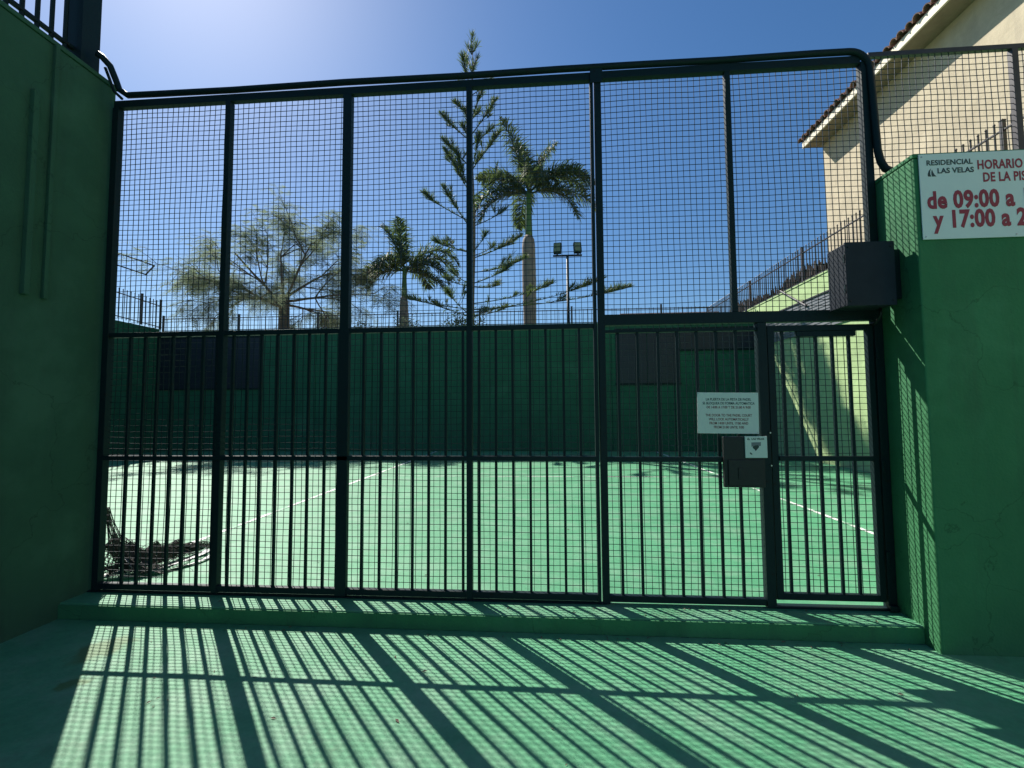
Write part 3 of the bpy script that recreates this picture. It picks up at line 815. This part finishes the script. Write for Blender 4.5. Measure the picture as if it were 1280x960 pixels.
# slender pine
pine = empty('norfolk_pine', (-2.953, 15.665, -1.087)); pine.scale = (1.234,) * 3; tag(pine, 'slender upright pine with sparse tufted branches behind the far wall', 'tree')
PH = 15.15
m = MB(); m.tube([(.04 * math.sin(k * .7), 0, PH * k / 20) for k in range(21)], [.15 * (1 - k / 20) ** .8 + .008 for k in range(21)], 8)
m.build('trunk', M['bark'], pine, smooth=True)
def pine_branch(az, elev, L_, curl, seed, tuft0, dens):
    rnd = random.Random(seed); m = MB()
    d = Vector((math.cos(az) * math.cos(elev), math.sin(az) * math.cos(elev), math.sin(elev))); P = [Vector((0, 0, 0))]
    K = 9
    for k in range(K):
        d = (d + Vector((0, 0, curl / K * (.3 + 1.4 * k / K)))).normalized(); P.append(P[-1] + d * L_ / K)
    m.tube(P, [.022 * (1 - .8 * k / K) for k in range(K + 1)], 4)
    def blades(p, dd, n, ln, spread):
        for _ in range(n):
            v = (Vector((rnd.uniform(-spread, spread), rnd.uniform(-spread, spread), rnd.uniform(.0, 1.0))) + dd * rnd.uniform(.3, .9)).normalized()
            w = v.cross(Vector((rnd.uniform(-1, 1), rnd.uniform(-1, 1), .2))).normalized() * .0085
            l_ = ln * rnd.uniform(.6, 1.15)
            mid = p + v * l_ * .55 + Vector((0, 0, .01)); e = p + v * l_
            m.face([p - w * .6, p + w * .6, mid + w, mid - w]); m.face([mid - w, mid + w, e])
    for k in range(int(L_ * 16)):           # short needles clothing the inner limb
        t = rnd.uniform(.12, max(.2, tuft0)); f = t * K; i = min(int(f), K - 1)
        if rnd.random() < t / max(.2, tuft0): blades(P[i].lerp(P[i + 1], f - i), (P[i + 1] - P[i]).normalized(), 4, .12, .9)
    nt_ = int(dens * L_ * (1 - tuft0) / .05)
    for k in range(nt_):
        t = tuft0 + (1 - tuft0) * (k + rnd.random()) / nt_
        f = t * K; i = min(int(f), K - 1); p = P[i].lerp(P[i + 1], f - i); dd = (P[i + 1] - P[i]).normalized()
        blades(p, dd, 10, .20 + .18 * math.sin(3.1 * (t - tuft0) / (1 - tuft0)), .75)
    if L_ > 1.2:
        for q in range(2):      # side twigs ending in small tufts
            t = rnd.uniform(.35, .75); f = t * K; i = int(f); p = P[i].lerp(P[i + 1], f - i); dd = (P[i + 1] - P[i]).normalized()
            sd = (dd + Vector((rnd.uniform(-.9, .9), rnd.uniform(-.9, .9), rnd.uniform(.1, .5)))).normalized()
            ln = rnd.uniform(.3, .6); m.tube([p, p + sd * ln], [.01, .005], 3)
            for _ in range(9): blades(p + sd * ln * rnd.uniform(.5, 1), sd, 4, .26, .45)
    return m
rnd = random.Random(77)
zz = 5.3
whorl = 0
while zz < PH - .15:
    t = (zz - 5.3) / (PH - 5.3)
    nb = 4 if t < .35 else 3
    for b in range(nb):
        az = whorl * 1.1 + b * 2 * math.pi / nb + rnd.uniform(-.3, .3)
        if t < .35: L_ = rnd.uniform(.9, 1.9); el = rnd.uniform(.05, .45); curl = .3; t0 = .76; den = 1.9
        elif t < .85: L_ = rnd.uniform(1.0, 1.6) * (1.22 - .55 * t); el = rnd.uniform(.65, 1.0); curl = .15; t0 = rnd.uniform(.35, .6); den = 1.7
        else: L_ = .75 * (1.6 - t); el = rnd.uniform(.8, 1.1); curl = .2; t0 = .2; den = .9
        o = pine_branch(az, el, L_, curl, whorl * 10 + b, t0, den).build('branch', M['needle'], pine)
        o.location = (0, 0, zz + rnd.uniform(-.08, .08))
    zz += 1.15 - .40 * t; whorl += 1
# the pine's long low arm reaching right
for (az, el, L_, cu, z0, sd) in ((.05, .10, 2.9, .35, 5.8, 901), (-.05, .10, 4.6, .30, 5.5, 902), (.08, .05, 5.6, .22, 5.6, 911), (3.1, .12, 2.4, .2, 5.6, 903), (.1, .3, 1.9, .4, 7.4, 904), (.15, .1, 2.0, .5, 6.9, 905), (3.2, .95, 1.9, .25, 8.4, 906), (3.0, 1.0, 2.0, .1, 9.8, 907), (.2, .95, 1.8, .1, 10.6, 908), (3.1, .7, 1.6, .3, 11.6, 909), (.0, .9, 1.5, .2, 11.9, 910)):
    o = pine_branch(az, el, L_, cu, sd, .74 if L_ > 2.2 else .45, 1.5).build('branch', M['needle'], pine); o.location = (0, 0, z0)

# feathery spreading tree
ft = empty('feathery_tree', (-12.825, 18.133, -1.087)); ft.scale = (1.234,) * 3; tag(ft, 'wide spreading tree with feathery sparse leaves behind the far left wall', 'tree')
rnd = random.Random(13)
m = MB(); m.tube([(0, 0, 0), (.03, 0, 3), (0, 0, 6.3), (0, 0, 6.8)], [.30, .24, .21, .20], 12); m.build('trunk', M['bark'], ft, smooth=True)
tips = []
def grow(p, d, L_, r, depth, mb):
    K = 5; P = [Vector(p)]; d = Vector(d).normalized()
    for k in range(K):
        d = (d + Vector((rnd.uniform(-.16, .16), rnd.uniform(-.16, .16), rnd.uniform(-.10, .06) - (.05 if depth < 2 else 0)))).normalized()
        P.append(P[-1] + d * L_ / K)
    mb.tube(P, [r * (1 - .55 * k / K) for k in range(K + 1)], 6 if depth > 1 else 4)
    if depth <= 1:
        for q in P[1:]: tips.append((q, d.copy()))
    if depth == 0: return
    for b in range(4 if depth > 1 else 4):
        q = P[rnd.randint(2, K)]
        nd = (d + Vector((rnd.uniform(-.9, .9), rnd.uniform(-.9, .9), rnd.uniform(-.35, .45)))).normalized()
        grow(q, nd, L_ * rnd.uniform(.55, .72), r * .5, depth - 1, mb)
for k in range(9):
    a = k * 2 * math.pi / 9 + rnd.uniform(-.2, .2)
    el = [.10, .80, .15, .55, 1.10, .20, .70, .05, .95][k]
    mb = MB(); grow((0, 0, 6.4 + rnd.uniform(-.2, .3)), (math.cos(a) * math.cos(el), .75 * math.sin(a) * math.cos(el), math.sin(el) * .9), rnd.uniform(2.1, 2.75), .062, 3, mb)
    mb.build('limb', M['bark'], ft)
lf = MB()
for (q, d) in tips:
    for s in range(1 if rnd.random() < .25 else 2):
        a = rnd.uniform(0, 2 * math.pi)
        rd = (d * .7 + Vector((math.cos(a), math.sin(a), rnd.uniform(-.55, .35)))).normalized()
        L_ = rnd.uniform(.28, .5); p = Vector(q) + Vector((rnd.uniform(-.12, .12),) * 3)
        side = rd.cross(Vector((0, 0, 1))).normalized()
        for k in range(9):
            t = (k + 1) / 9; c = p + rd * L_ * t + Vector((0, 0, -.18 * t * t))
            for sg_ in (-1, 1):
                e = c + side * sg_ * .10 * (1.15 - .6 * abs(t - .5)) + rd * .05 + Vector((0, 0, rnd.uniform(-.05, .02)))
                w = rd * .0075
                lf.face([c - w, e - w * .5, e + w * .5, c + w])
tag(lf.build('crown', M['leaf'], ft))

# shrubs behind the railing
def shrub(label, loc, rx_, rz_, n, seed):
    root = empty('shrub', loc); root.scale = (1.234,) * 3; tag(root, label, 'shrub', 'shrubs behind the far railing'); rnd = random.Random(seed)
    m = MB()
    for k in range(9): m.tube([(rnd.uniform(-.1, .1), rnd.uniform(-.1, .1), 0), (rnd.uniform(-.5, .5) * rx_, rnd.uniform(-.2, .2), loc[2] * 0 + 4.9 + rnd.uniform(-.2, .3) * rz_)], [.03, .008], 4)
    m.build('stems', M['bark'], root)
    m = MB()
    for k in range(n):
        p = Vector((rnd.gauss(0, .42) * rx_, rnd.gauss(0, .2), 4.9 + rnd.gauss(0, .4) * rz_))
        v = Vector((rnd.uniform(-1, 1), rnd.uniform(-1, 1), rnd.uniform(-.6, .9))).normalized(); w = v.cross(Vector((rnd.random(), rnd.random(), .3))).normalized() * .02
        m.face([p, p + v * .06 + w, p + v * .13, p + v * .06 - w])
    m.build('foliage', M['leaf' if seed % 2 else 'needle'], root)
shrub('small leafy shrub just right of the shorter palm trunk', (-5.902, 15.912, -.963), .55, .55, 420, 1)
shrub('loose green shrub at the foot of the slender pine', (-3.187, 14.801, -.963), .8, .5, 480, 2)
shrub('thin low shrub left of the shorter palm trunk', (-7.877, 15.665, -.963), .45, .4, 240, 3)
